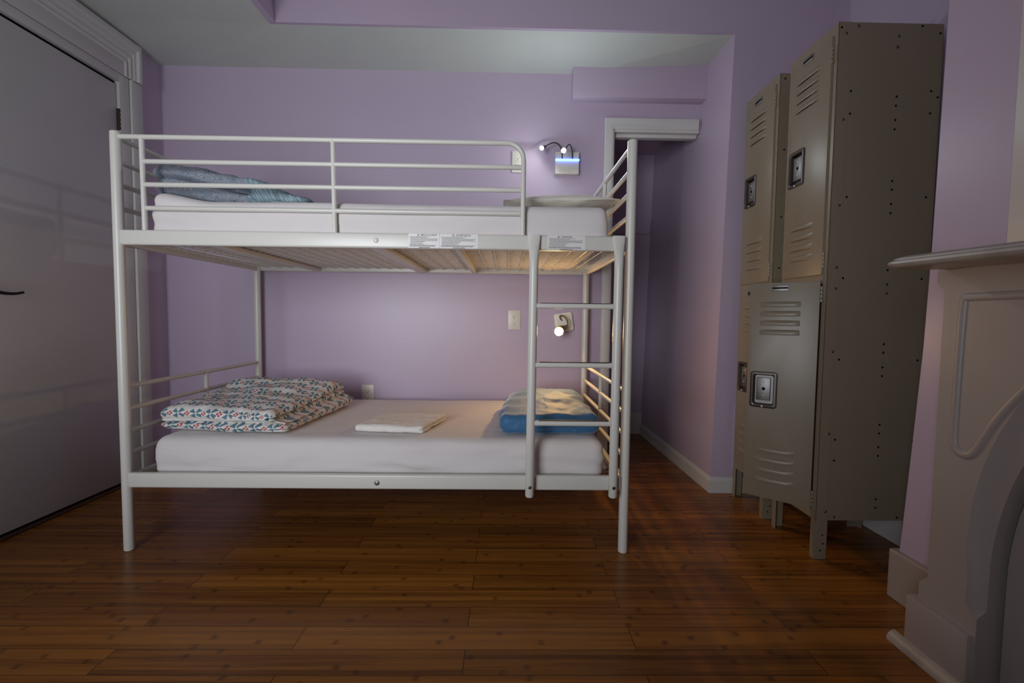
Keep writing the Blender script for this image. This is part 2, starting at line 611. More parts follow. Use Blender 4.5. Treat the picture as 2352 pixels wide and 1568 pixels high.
def build_trim():
    # baseboards
    bm = bmesh.new()
    prof = [(0, 0), (0.013, 0), (0.013, 0.066), (0.009, 0.076), (0.0045, 0.083), (0, 0.085)]
    # along the alcove side, round the corner and on behind the lockers
    path = [(2.578, 1.873), (2.589, YF), (XR, YF)]
    rows = []
    for i, (px, py) in enumerate(path):
        if i == 0: d = Vector((-1, 0))
        elif i == 1: d = Vector((-1, -1))
        else: d = Vector((0, -1))
        rows.append([bm.verts.new((px + d.x * t, py + d.y * t, z)) for t, z in prof])
    for A, Bq in zip(rows, rows[1:]):
        for k in range(len(prof) - 1): bm.faces.new((A[k], A[k + 1], Bq[k + 1], Bq[k]))
    struct('baseboard_alcove', bm, 'white_trim', label='low white baseboard wrapping the alcove corner', cat='baseboard')
    bm = bmesh.new(); box(bm, XR - .015, XR, -0.2, YF - .02, 0, .15, bev=.004)
    struct('baseboard_right', bm, 'white_trim', label='white baseboard under the lockers', cat='baseboard')
    # breast baseboard, a tall block beside the fireplace
    bm = bmesh.new(); box(bm, 2.784, 2.806, -.60, -.279, 0, .166, bev=.006)
    box(bm, 2.80, XR, -.30, -.279, 0, .166, bev=.004)
    struct('baseboard_chimney', bm, 'mantel_paint', label='tall baseboard block on the chimney breast beside the mantel', cat='baseboard')

    # casing of the left door: flat boards below, cut-off moulded header above
    bm = bmesh.new()
    x = XL
    box(bm, x - .12, x + .012, .707, .770, 0, 2.176, bev=.002)
    box(bm, x, x + .024, .773, .846, 0, 2.176, bev=.003)
    box(bm, x - .12, x + .012, -.30, .709, 2.134, 2.176, bev=.002)
    box(bm, x, x + .010, -.30, .76, 2.180, 2.262, bev=.002)
    prof = [(0, .010), (.002, .016), (.010, .018), (.014, .012), (.026, .012), (.030, .018), (.040, .022), (.046, .016), (.060, .018),
            (.066, .024), (.086, .026), (.090, .034), (.096, .038), (.118, .038), (.126, .030), (.126, 0)]
    rows = [[], [], []]
    for t, h in prof:
        yv, zv = .746 + t * .72, 2.252 + t
        rows[0].append(bm.verts.new((x + h, yv, 2.180)))
        rows[1].append(bm.verts.new((x + h, yv, zv)))
        rows[2].append(bm.verts.new((x + h, -.40, zv)))
    for A, Bq in zip(rows, rows[1:]):
        for k in range(len(prof) - 1): bm.faces.new((A[k], A[k + 1], Bq[k + 1], Bq[k]))
    for R in (rows[0], rows[2]):
        bm.faces.new(R + [bm.verts.new((x, R[0].co.y, R[0].co.z))])
    struct('trim_1', bm, 'white_trim', smooth=True, label='white door casing with stepped moulded header', cat='trim')

    # doorway frame at the back
    bm = bmesh.new()
    xl, xo, zt, zi = 2.052, 2.108, 2.128, 2.056
    prof = [(0, .004), (.006, .016), (.020, .020), (.044, .018), (.056, .010), (.058, -.004)]
    rows = [[], [], []]
    for t, h in prof:
        rows[0].append(bm.verts.new((xl + t, YB - h, 0)))
        rows[1].append(bm.verts.new((xl + t, YB - h, zt - t * 1.22)))
        rows[2].append(bm.verts.new((2.612, YB - h, zt - t * 1.22)))
    for A, Bq in zip(rows, rows[1:]):
        for k in range(len(prof) - 1): bm.faces.new((A[k], A[k + 1], Bq[k + 1], Bq[k]))
    box(bm, 2.100, 2.112, YB - .004, YB + .12, 0, zi)
    box(bm, 2.100, 2.62, YB - .004, YB + .12, zi - .012, zi + .004)
    box(bm, 2.100, 2.62, YB + .03, YB + .075, zi - .03, zi - .010, bev=.003)
    struct('trim_2', bm, 'white_trim', smooth=True, label='white frame of the doorway behind the bed', cat='trim')

    # boxed-in pipe run above the doorway
    bm = bmesh.new(); box(bm, 1.848, 2.66, .948, YB + .02, 2.214, 2.42, bev=.004)
    struct('trim_3', bm, 'lavender_paint', smooth=True, label='lavender box run under the ceiling above the doorway', cat='trim')
    # plain white cover strip low on the wall by the lockers
    bm = bmesh.new(); box(bm, 2.708, 2.80, YF - .012, YF, .122, .478, bev=.003)
    tag(obj('wall_vent_cover', bm, 'white_trim'), 'white cover strip low on the wall behind the far locker', 'wall cover')


build_trim()


def build_door():
    bm = bmesh.new()
    box(bm, XL - .046, XL - .003, -.125, .703, .024, 2.119, bev=.002)
    d = struct('door_1', bm, 'door_paint', smooth=True, label='plain white flush door on the left wall', cat='door')
    for z0 in (1.885, .255):
        bm = bmesh.new()
        post(bm, XL + .004, .709, z0, z0 + .112, .007, n=12)
        for k in range(5): tube(bm, [(XL + .004, .709, z0 + .002 + k * .0225), (XL + .004, .709, z0 + .0205 + k * .0225)], .0082, n=12)
        box(bm, XL - .008, XL + .004, .711, .727, z0, z0 + .112)
        h = obj('hinge', bm, 'hinge_brown', d)
    # lever handle with a wavy grip
    bm = bmesh.new()
    disc(bm, (XL - .008, -.02, 1.03), (1, 0, 0), .026, .010, n=20, dome=1)
    tube(bm, [(XL, -.02, 1.03), (XL + .035, -.02, 1.03)], .008, n=12)
    pts = [(XL + .040, -.02 + .175 * t, 1.03 - .020 * math.sin(t * 2.2) - .012 * t + .010 * t ** 4) for t in [i / 12 for i in range(13)]]
    tube(bm, pts, .007, n=10, taper=[.009 - .004 * i / 12 for i in range(13)])
    obj('door_handle', bm, 'dark_bronze', d, label='dark curved lever handle')
    # threshold in the opening
    bm = bmesh.new(); box(bm, XL - .12, XL + .008, -.135, .705, 0.0, .012, bev=.004)
    struct('trim_5', bm, 'threshold_wood', label='dark wood threshold under the door', cat='trim')
    bm = bmesh.new()
    box(bm, XL - .12, XL - .10, -.135, .705, 0.012, 2.135)
    box(bm, XL - .10, XL - .012, -.120, .704, 2.1205, 2.1335)  # near-black filler above the door, its colour stands in for the gap's shade
    struct('door_gap_shade', bm, 'dark_slot', label='near-black filler painted as the shade in the gaps behind and above the door', cat='wall')


build_door()

# ------------------------------------------------------------------ bunk bed
BL, BW, BH = 1.95, 0.969, 1.612
PR, TR = 0.0185, 0.0095


def build_bed():
    bed = thing('bunk_bed', 'white tubular metal bunk bed with ladder, standing in the alcove', 'bunk bed')
    for x in (0, BL):
        for y in (0, BW):
            bm = bmesh.new(); post(bm, x, y, 0, BH, PR); obj('post', bm, 'white_metal', bed)
    # side rails: flat oval tubes with rounded ends, set just in front of the post axis
    for z0, z1 in ((1.188, 1.245), (.257, .315)):
        bm = bmesh.new(); box(bm, .017, BL - .017, -.0235, .0015, z0, z1, bev=.008, seg=4)
        r = obj('side_rail', bm, 'white_metal', bed)
        bm = bmesh.new(); box(bm, .017, BL - .017, BW - .002, BW + .0235, z0, z1, bev=.008, seg=4)
        obj('side_rail', bm, 'white_metal', bed)
    # rounded bolts
    for z, mt, lb in ((1.217, 'white_metal', None), (.2835, 'steel', 'bare steel bolt')):
        bm = bmesh.new(); disc(bm, (.979, -.0235, z), (0, -1, 0), .0105, .004, n=18, dome=1)
        disc(bm, (.979, -.0275, z), (0, -1, 0), .0035, .0006, n=6)
        obj('bolt', bm, mt, bed, label=lb)
    # front guard: long top rail bent down at the ladder side
    R = .062; xe = 1.5345; zt = 1.592
    pts = [(PR * .5, -.002, zt)] + [(xe - R, -.002, zt)] + \
          [(xe - R + R * math.sin(a), -.002, zt - R + R * math.cos(a)) for a in [math.pi / 2 * k / 8 for k in range(1, 9)]] + [(xe, -.002, 1.238)]
    obj('guard_rail', T(pts, TR, n=14), 'white_metal', bed)
    for z in (1.502, 1.4165, 1.329):
        for xa, xb in ((.101, .8135), (.8165, xe)):
            obj('guard_rail', T([(xa, -.002, z), (xb, -.002, z)], TR * .95, n=14), 'white_metal', bed)
    for x0, x1 in ((.098, .101), (.813, .818)):
        obj('guard_upright', T([(x0, -.002, zt), (x1, -.002, 1.238)], TR, n=14), 'white_metal', bed)
    # end frames
    for x in (0, BL):
        for z in (1.592, 1.502, 1.4165, 1.329):
            obj('end_rail', T([(x, 0.005, z), (x, BW - .005, z)], TR, n=14), 'white_metal', bed)
        obj('end_upright', T([(x, .49, 1.592), (x, .49, 1.20)], TR, n=14), 'white_metal', bed)
        for z in (.647, .560, .4715, .383):
            obj('end_rail', T([(x, 0.005, z), (x, BW - .005, z)], TR, n=14), 'white_metal', bed)
        obj('end_upright', T([(x, .487, .647), (x, .487, .30)], TR, n=14), 'white_metal', bed)
        for z0, z1 in ((1.188, 1.226), (.257, .297)):
            bm = bmesh.new(); box(bm, x - .012, x + .012, .012, BW - .012, z0, z1, bev=.005, seg=3)
            obj('end_beam', bm, 'white_metal', bed)
    # bases: cross bars and a welded wire grid
    for zb, bars in ((1.196, ((.36, .030), (.975, .055), (1.283, .022))), (.262, ((.36, .030), (.975, .055), (1.283, .022)))):
        for xc, w in bars:
            bm = bmesh.new(); box(bm, xc - w / 2, xc + w / 2, .0035, BW - .0035, zb - .007, zb + .011, bev=.002)
            obj('cross_bar', bm, 'white_metal', bed)
        bm = bmesh.new()
        zw = zb + .0125
        n = 30
        for i in range(1, n):
            xx = .02 + (BL - .04) * i / n
            tube(bm, [(xx, .0, zw - .001), (xx, BW, zw - .001)], .0018, n=5, cap=False)
        for j in range(1, 20):
            yy = BW * j / 20
            pts = [(.015 + (BL - .03) * i / 90, yy + .004 * math.sin(i * 1.9), zw + .002) for i in range(91)]
            tube(bm, pts, .0015, n=4, cap=False)
        w = obj('wire_mesh', bm, 'white_metal', bed)
    # ladder
    for xt, xb in ((1.577, 1.572), (1.8985, 1.8945)):
        yl = -.0445
        prof = [(1.2445, .0235, .2), (1.236, .0235, .22), (1.215, .0225, .30), (1.185, .0195, .62), (1.15, .0175, .95), (1.11, .0170, 1.0), (.60, .0170, 1.0), (.246, .0170, 1.0), (.241, .014, 1.0)]
        pts = []; tp = []; fl = []
        for z, r, s in prof:
            k = (1.2445 - z) / 1.0035
            pts.append((xt + (xb - xt) * k, yl + (.017 - .017 * s) * .75, z)); tp.append(r); fl.append((1.0, s))
        bm = bmesh.new()
        # sweep with x as the wide axis
        n = 24; rings = []
        for p, r, f in zip(pts, tp, fl):
            rings.append([bm.verts.new((p[0] + r * math.cos(2 * math.pi * k / n), p[1] + .0170 * f[1] * math.sin(2 * math.pi * k / n) * (r / .0170 if f[1] >= 1 else 1), p[2])) for k in range(n)])
        for A, Bq in zip(rings, rings[1:]):
            for k in range(n): bm.faces.new((A[k], A[(k + 1) % n], Bq[(k + 1) % n], Bq[k]))
        bm.faces.new(rings[0]); bm.faces.new(rings[-1])
        lr = obj('ladder_rail', bm, 'white_metal', bed)
        bm = bmesh.new(); disc(bm, (xb, yl - .0165, .2825), (0, -1, 0), .0068, .0022, n=14, dome=1)
        obj('screw', bm, 'dull_steel', lr, label='dark screw head at ladder foot')
    for z in (.977, .753, .529):
        bm = bmesh.new()
        x0, x1 = 1.5795, 1.8925
        tube(bm, [(x0, -.0445, z), (x0 + .010, -.0455, z), (x0 + .018, -.0455, z), (x1 - .018, -.0455, z), (x1 - .010, -.0455, z), (x1, -.0445, z)], .010, n=14,
             taper=[.004, .0105, .0105, .0105, .0105, .004])
        rg = obj('ladder_rung', bm, 'white_metal', bed)
        bm = bmesh.new(); box(bm, x0 + .024, x1 - .022, -.0505, -.0365, z + .0075, z + .0115, bev=.0008)
        obj('grip_strip', bm, 'grip', rg, label='dark anti-slip strip')
    # warning stickers on the upper front rail
    rnd = random.Random(3)

    def sticker(x0, x1, title, tx):
        bm = bmesh.new(); box(bm, x0, x1, -.0241, -.0233, 1.1905, 1.2435)
        s = obj('warning_label', bm, 'sticker', bed, label='white warning sticker reading ' + title)
        fr = y = -.0243

        def bar(bm, a, b, z, h):
            box(bm, a, b, y - .0001, y, z, z + h)
        # heading
        cu = bpy.data.curves.new('heading', 'FONT'); cu.body = title; cu.size = .0085; cu.offset = .00008
        to = bpy.data.objects.new('heading', cu); COL.objects.link(to)
        dg = bpy.context.evaluated_depsgraph_get(); dg.update()
        me = bpy.data.meshes.new_from_object(to.evaluated_get(dg))
        bpy.data.objects.remove(to)
        me.transform(Matrix.Translation((tx, y, 1.2362)) @ Matrix.Rotation(math.pi / 2, 4, 'X'))
        me.materials.clear(); me.materials.append(M['dark_ink'])
        ho = bpy.data.objects.new('heading', me); COL.objects.link(ho); ho.parent = s
        ho['label'] = 'bold printed heading ' + title
        # triangle with an exclamation mark
        bm = bmesh.new(); cx = tx - .010; h = .0078
        o = [(cx - .0052, 1.2358), (cx + .0052, 1.2358), (cx, 1.2358 + h)]; i_ = [(cx - .0033, 1.2368), (cx + .0033, 1.2368), (cx, 1.2358 + h - .002)]
        for a in range(3):
            b2 = (a + 1) % 3
            face(bm, [(o[a][0], y, o[a][1]), (o[b2][0], y, o[b2][1]), (i_[b2][0], y, i_[b2][1]), (i_[a][0], y, i_[a][1])])
        box(bm, cx - .0005, cx + .0005, y - .0001, y, 1.2385, 1.2412); box(bm, cx - .0005, cx + .0005, y - .0001, y, 1.2372, 1.2379)
        obj('warning_triangle', bm, 'dark_ink', s, smooth=False)
        # fine print, too small to read: broken strokes
        bm = bmesh.new(); w = x1 - x0
        wid = [.72, .58, .95, .93, .94, .55, .5, .45, .52, .94, .9]
        z = 1.2318
        for k, fw in enumerate(wid):
            a = x0 + .004 + (.003 if 0 < k < 9 else 0); e = x0 + .004 + (w - .008) * min(1, fw + rnd.uniform(-.04, .04))
            while a < e:
                l = rnd.uniform(.0018, .0062)
                bar(bm, a, min(e, a + l), z, .0016 if k < 9 else .0021)
                a += l + .0009
            z -= .0036
        obj('fine_print', bm, 'ink', s, smooth=False)
        bm = bmesh.new(); a = x0 + w * .34
        while a < x0 + w * .66:
            l = rnd.uniform(.003, .007); bar(bm, a, a + l, 1.1912, .0022); a += l + .0012
        obj('fine_print', bm, 'dark_ink', s, smooth=False)
    sticker(1.102, 1.2185, 'MISE EN GARDE', 1.149)
    sticker(1.221, 1.365, 'ADVERTENCIA', 1.281)
    sticker(1.6285, 1.772, 'WARNING', 1.681)
    return bed


build_bed()


# ------------------------------------------------------------------ bedding
def build_bedding():
    def mattress(z0, h, lx, ly, cx, cy, seed, name, label, corner=0.0, rr=.045):
        bm = soft_box(lx, ly, h, rr, 120, 48, 16)

        def fn(p, n):
            t = p.z / h
            q = p.copy()
            q.z += .003 * fbm(p, 2.0, seed) * sstep(.3, 1, t)
            # the fitted sheet pulls in under the mattress; soft creases run along the side
            side = 1 - abs(n.z)
            q += n * (side * (.0055 * fbm(Vector((p.x * .5, p.y * .5, p.z * 2.6)), 6.0, seed + 3) + .008 * (math.sin(math.pi * t) - .75)))
            q += n * (side * .0030 * math.sin(p.z * 95 + 5 * fbm(Vector((p.x, p.y, 0)), 2.2, seed + 7)) * max(0, fbm(Vector((p.x, p.y, p.z * 3)), 2.6, seed + 11) + .15) * 2.0)
            crease = .0045 * math.sin(p.x * 26 + 14 * p.z + 4 * fbm(p, 3, seed)) * sstep(.5, .9, abs(p.x) / (lx / 2)) * sstep(.75, .15, t)
            q += n * (side * crease)
            if corner:
                k = sstep(.24, .0, p.x + lx / 2) * sstep(.35, 0, p.y + ly / 2)
                q.z += corner * k * t
            if t < .08: q.z = max(q.z, 0)
            return q
        displace(bm, fn)
        o = obj(name, bm, 'sheet', smooth=True, ang=80)
        o.location = (cx, cy, z0)
        return tag(o, label, 'mattress')
    mattress(.280, .162, 1.80, .915, .977, .475, 1.0, 'mattress', 'lower bunk mattress in a white fitted sheet')
    mattress(1.2145, .155, 1.775, .925, .988, .475, 5.0, 'mattress', 'upper bunk mattress in a white fitted sheet behind the guard rails', corner=.034, rr=.042)

    # folded windmill duvet
    lx, ly, h = .555, .66, .125
    bm = soft_box(lx, ly, h, .040, 84, 84, 26)

    def fn(p, n):
        t = p.z / h
        q = p.copy()
        # upper layers are shorter on the right, the pile is highest at the back
        right = sstep(0, .28, p.x)
        off = .0
        if t > .42: off = -.055 * sstep(.42, .50, t)
        q.x += off * right
        q.x += -.03 * sstep(-.33, .33, p.y) * (1 - right) * 1.0 + .04 * sstep(-.3, .33, p.y) * right * (1 if t < .5 else .3) * 0.0
        q.z *= (.80 + .28 * sstep(-.30, .25, p.y)) * (1 - .10 * sstep(.05, .28, p.x))
        # creases between the layers
        side = 1 - abs(n.z)
        if n.y < -.2:
            g = math.exp(-((t - .40 - .06 * math.sin(p.x * 5)) / .055) ** 2)
            q += n * (-.026 * g * side)
            q += n * .008 * side * math.sin(p.x * 17 + t * 2)
            q += n * .012 * side * (abs(math.sin(math.pi * t * 2.0)) - .5)
        if n.x > .2:
            for c_, w_, d_ in ((.40, .05, .030), (.68, .045, .022)):
                g = math.exp(-((t - c_ - .03 * math.sin(p.y * 9)) / w_) ** 2)
                q += n * (-d_ * g * side)
        # rumples
        q += n * (.016 * fbm(p, 5.0, 2.0, 2) + .007 * fbm(p, 14.0, 9.0)) * (1 if t > .1 else .3)
        q.z += .010 * sstep(.5, 1, t) * math.cos(p.x / lx * 2.6) * math.cos(p.y / ly * 2.6)
        q.z += .012 * sstep(.6, 1, t) * math.exp(-((p.y - .16 - .2 * p.x) / .05) ** 2) - .010 * sstep(.6, 1, t) * math.exp(-((p.y + .06 - .25 * p.x) / .04) ** 2)
        q.z = max(q.z, .0)
        return q
    unwrap_cloth(bm, lx, ly, h, .040)
    displace(bm, fn)
    o = obj('duvet', bm, 'windmill', ang=70); o.location = (.348, .415, .446); o.rotation_euler = (0, 0, -.10)
    tag(o, 'folded white duvet with slate blue windmill print and red marks, on lower bunk', 'duvet')

    # small towel
    lx, ly, h = .295, .26, .034
    bm = soft_box(lx, ly, h, .0145, 56, 48, 12)

    def fn2(p, n):
        t = p.z / h
        q = p.copy()
        q.x += .04 * p.y / ly - .0
        q.z *= .92 + .10 * fbm(p, 7, 4)
        if n.x > .2 or n.y > .2:
            q += n * (-.010 * math.exp(-((t - .5) / .13) ** 2))
        q += n * .003 * fbm(p, 18, 3)
        q.z = max(q.z, 0)
        return q
    displace(bm, fn2)
    o = obj('towel', bm, 'towel', ang=70); o.location = (1.022, .238, .446); o.rotation_euler = (0, 0, -.10)
    tag(o, 'small folded white towel lying in the middle of the lower bunk', 'towel')

    # blue bedding at the lower right
    lx, ly, h = .425, .60, .100
    bm = soft_box(lx, ly, h, .042, 72, 84, 18)

    def fn3(p, n):
        t = p.z / h
        q = p.copy()
        q.x += .05 * sstep(-.3, .3, p.y) * (1 if p.x < 0 else .2)
        q.z *= .86 + .22 * sstep(-.30, .22, p.y) - .18 * sstep(.1, .21, abs(p.x)) * sstep(.0, .3, p.y)
        side = 1 - abs(n.z)
        if n.y < -.2 and abs(p.x - .02) < .09:
            q += n * (-.012 * math.exp(-((t - .18) / .12) ** 2))
        w = .011 * fbm(Vector((p.x * 1.0 + p.y * .5, p.y * 1.4 - p.x * .4, p.z)), 4.5, 8.0, 2) + .003 * fbm(p, 16.0, 1.0)
        # long diagonal pulls in the cloth
        w += .0035 * math.sin((p.y * 1.0 + p.x * .55) * 40 + 5 * fbm(p, 4, 6)) * sstep(-.15, .15, p.x) * sstep(.3, .9, t)
        q += n * w * (1 if t > .12 else .2)
        q.z = max(q.z, 0)
        return q
    displace(bm, fn3)
    o = obj('pillow', bm, 'blue_fabric', ang=80); o.location = (1.652, .385, .446); o.rotation_euler = (0, 0, .03)
    tag(o, 'crumpled blue pillow behind the ladder on the lower bunk', 'pillow')

    # grey floral comforter on the upper bunk, folded once, pale reverse trailing right
    lx, ly, h = .62, .42, .13
    bm = soft_box(lx, ly, h, .042, 90, 48, 20)

    def fn4(p, n):
        t = p.z / h
        u = p.x / lx + .5
        q = p.copy()
        top = 1.0 - .10 * sstep(.0, .12, .12 - u) - .16 * sstep(.25, .62, u) - .62 * sstep(.58, 1.0, u)
        q.z *= top
        side = 1 - abs(n.z)
        cr = .50 + .05 * math.sin(u * 7)
        if n.y < -.15 and u < .64:
            depth = .030 + .03 * sstep(.45, .60, u)
            wd = .05 + .06 * sstep(.46, .60, u)
            q += n * (-depth * math.exp(-((t - cr) / wd) ** 2) * sstep(.66, .60, u))
        if u < .06: q += n * (-.03 * math.exp(-((t - .5) / .1) ** 2))
        q += n * (.008 * fbm(p, 9, 2) + .004 * fbm(p, 22, 5)) * (1 if t > .1 else .3)
        if u > .6: q.y += .0
        # the left end rides up over the raised mattress corner
        q.z += .034 * sstep(.24, .0, u * lx - .04) * sstep(.35, .0, p.y + ly / 2 + .05)
        return q
    displace(bm, fn4)
    for f in bm.faces:
        if f.calc_center_median().x / lx + .5 > .605: f.material_index = 1
    o = obj('comforter', bm, ['paisley', 'teal'], ang=80); o.location = (.372, .285, 1.3725)
    tag(o, 'folded grey floral comforter with pale teal reverse at the left end of upper bunk', 'comforter')

    # cream pillow on the upper bunk
    bm = bmesh.new()
    n1, n2 = 96, 72; lx, ly, H = .475, .38, .050
    grid = {}
    for s in (1, -1):
        for i in range(n1 + 1):
            for j in range(n2 + 1):
                edge = i in (0, n1) or j in (0, n2)
                if s < 0 and edge: grid[(s, i, j)] = grid[(1, i, j)]; continue
                u, v = i / n1 * 2 - 1, j / n2 * 2 - 1
                z = H * (1 - u * u) ** .62 * (1 - abs(v) ** 3) ** .75
                pin = 1 - .06 * (1 - v * v) * u * u * 0
                x = u * lx / 2 * (1 - .05 * (1 - abs(v)) ** 2); y = v * ly / 2 * (1 - .06 * (1 - abs(u)) ** 2)
                p = Vector((x, y, s * z * (1 if s > 0 else .50)))
                p.z += .006 * fbm(p, 7, s * 3) * (0 if edge else 1)
                grid[(s, i, j)] = bm.verts.new(p)
    for s in (1, -1):
        for i in range(n1):
            for j in range(n2):
                q = [grid[(s, i, j)], grid[(s, i + 1, j)], grid[(s, i + 1, j + 1)], grid[(s, i, j + 1)]]
                if len(set(q)) > 2: bm.faces.new(q)
    o = obj('pillow', bm, 'pillow_cream', ang=60); o.location = (1.69, .27, 1.405); o.rotation_euler = (0, math.radians(-1.5), math.radians(2))
    tag(o, 'flat cream pillow at the right end of the upper bunk', 'pillow')


build_bedding()


# ------------------------------------------------------------------ lockers
def door_mesh(w, h, parent, M4):
    """locker door in its own frame: x from the hinge across, y = 0 the outer face (outside is -y), z up from the door's bottom; M4 puts it in place"""
    hx0, hx1, hz0, hz1 = .139, .224, .386, .520
    bm = bmesh.new()
    def loop(a0, a1, c0, c1, y): return [bm.verts.new(p) for p in ((a0, y, c0), (a1, y, c0), (a1, y, c1), (a0, y, c1))]
    fo = [loop(e, w - e, e, h - e, y) for e, y in ((.0022, 0), (.0006, .0006), (0, .0022), (0, .014))]
    fi = [loop(hx0, hx1, hz0, hz1, y) for y in (0, .014)]
    for A, Bq in [(fi[0], fo[0])] + list(zip(fo, fo[1:])) + [(fo[-1], fi[1]), (fi[1], fi[0])]:
        for k in range(4): bm.faces.new((A[k], A[(k + 1) % 4], Bq[(k + 1) % 4], Bq[k]))
    bm.transform(M4)
    d = obj('door', bm, 'locker_paint', parent)
    L0, L1 = .062, .205
    for k, zc in enumerate((.806, .768, .730, .692, .205, .163, .121, .079)):
        bm = bmesh.new()
        zt, zb = zc + .011, zc - .011
        n = 10
        A = []; rows = []
        for i in range(n + 1):
            u = i / n
            e = math.sin(math.pi * min(1, max(0, u))) ** .35
            x = L0 + (L1 - L0) * u
            dd = .0075 * e
            rows.append([bm.verts.new(p) for p in ((x, .0005, zt), (x, -dd * .55, zt - .004), (x, -dd, zc + .001), (x, -dd, zb + .0015), (x, -dd * .9, zb))])
        for a, b in zip(rows, rows[1:]):
            for q in range(4): bm.faces.new((a[q], a[q + 1], b[q + 1], b[q]))
        # mouth under the hood: a face coloured near-black as its shade
        for a, b in zip(rows, rows[1:]):
            pa = bm.verts.new((a[4].co.x, .0005, zb + .0005)); pb = bm.verts.new((b[4].co.x, .0005, zb + .0005))
            f = bm.faces.new((a[4], b[4], pb, pa)); f.material_index = 1
        bm.transform(M4)
        obj('louver', bm, ['locker_paint', 'dark_slot'], d, ang=50)
    # number plate
    bm = bmesh.new(); box(bm, .105, .165, -.0025, 0, .858, .882, bev=.001)
    box(bm, .107, .163, -.0031, -.0024, .8675, .8735, mi=1)
    bm.transform(M4); obj('number_plate', bm, ['steel', 'dark_slot'], d, label='small metal number plate')
    # recessed latch cup with a raised rim
    bm = bmesh.new()
    x0, x1, z0, z1 = .131, .232, .378, .528
    o = [(x0, z0), (x1, z0), (x1, z1), (x0, z1)]
    def ring(inset, y, rr):
        pts = []
        for cx, cz, a0 in ((x1 - inset - rr, z1 - inset - rr, 0), (x0 + inset + rr, z1 - inset - rr, 90), (x0 + inset + rr, z0 + inset + rr, 180), (x1 - inset - rr, z0 + inset + rr, 270)):
            for k in range(5):
                a = math.radians(a0 + 22.5 * k); pts.append((cx + rr * math.cos(a), y, cz + rr * math.sin(a)))
        return [bm.verts.new(p) for p in pts]
    rs = [ring(0, .0005, .012), ring(.0, -.003, .012), ring(.004, -.0055, .010), ring(.011, -.0055, .008), ring(.014, -.003, .008)]
    for a, b in zip(rs, rs[1:]):
        for k in range(20): bm.faces.new((a[k], a[(k + 1) % 20], b[(k + 1) % 20], b[k]))
    deep = [ring(.015, .001, .008), ring(.0165, .017, .007)]
    for q, (A, Bq) in enumerate(((rs[-1], deep[0]), (deep[0], deep[1]))):
        for k in range(20): bm.faces.new((A[k], A[(k + 1) % 20], Bq[(k + 1) % 20], Bq[k]))
    f = bm.faces.new(deep[1]); f.material_index = 2
    # latch plate standing in the cup, with two rivets and a keyhole
    box(bm, x0 + .027, x1 - .022, .004, .0168, z0 + .030, z1 - .026, bev=.0012, mi=2)
    for zz in (.429, .484):
        disc(bm, (.182, .0042, zz), (0, -1, 0), .0036, .0024, n=10, mi=3, dome=1)
    disc(bm, (.182, .0042, .4565), (0, -1, 0), .0065, .0012, n=14, mi=1)
    disc(bm, (.184, -.0055, z0 + .0065), (0, -1, 0), .0045, .0022, n=10, mi=3, dome=1)
    bm.transform(M4)
    obj('latch_handle', bm, ['dull_steel', 'dark_slot', 'steel', 'plate_plastic'], d, label='recessed metal latch handle')
    return d


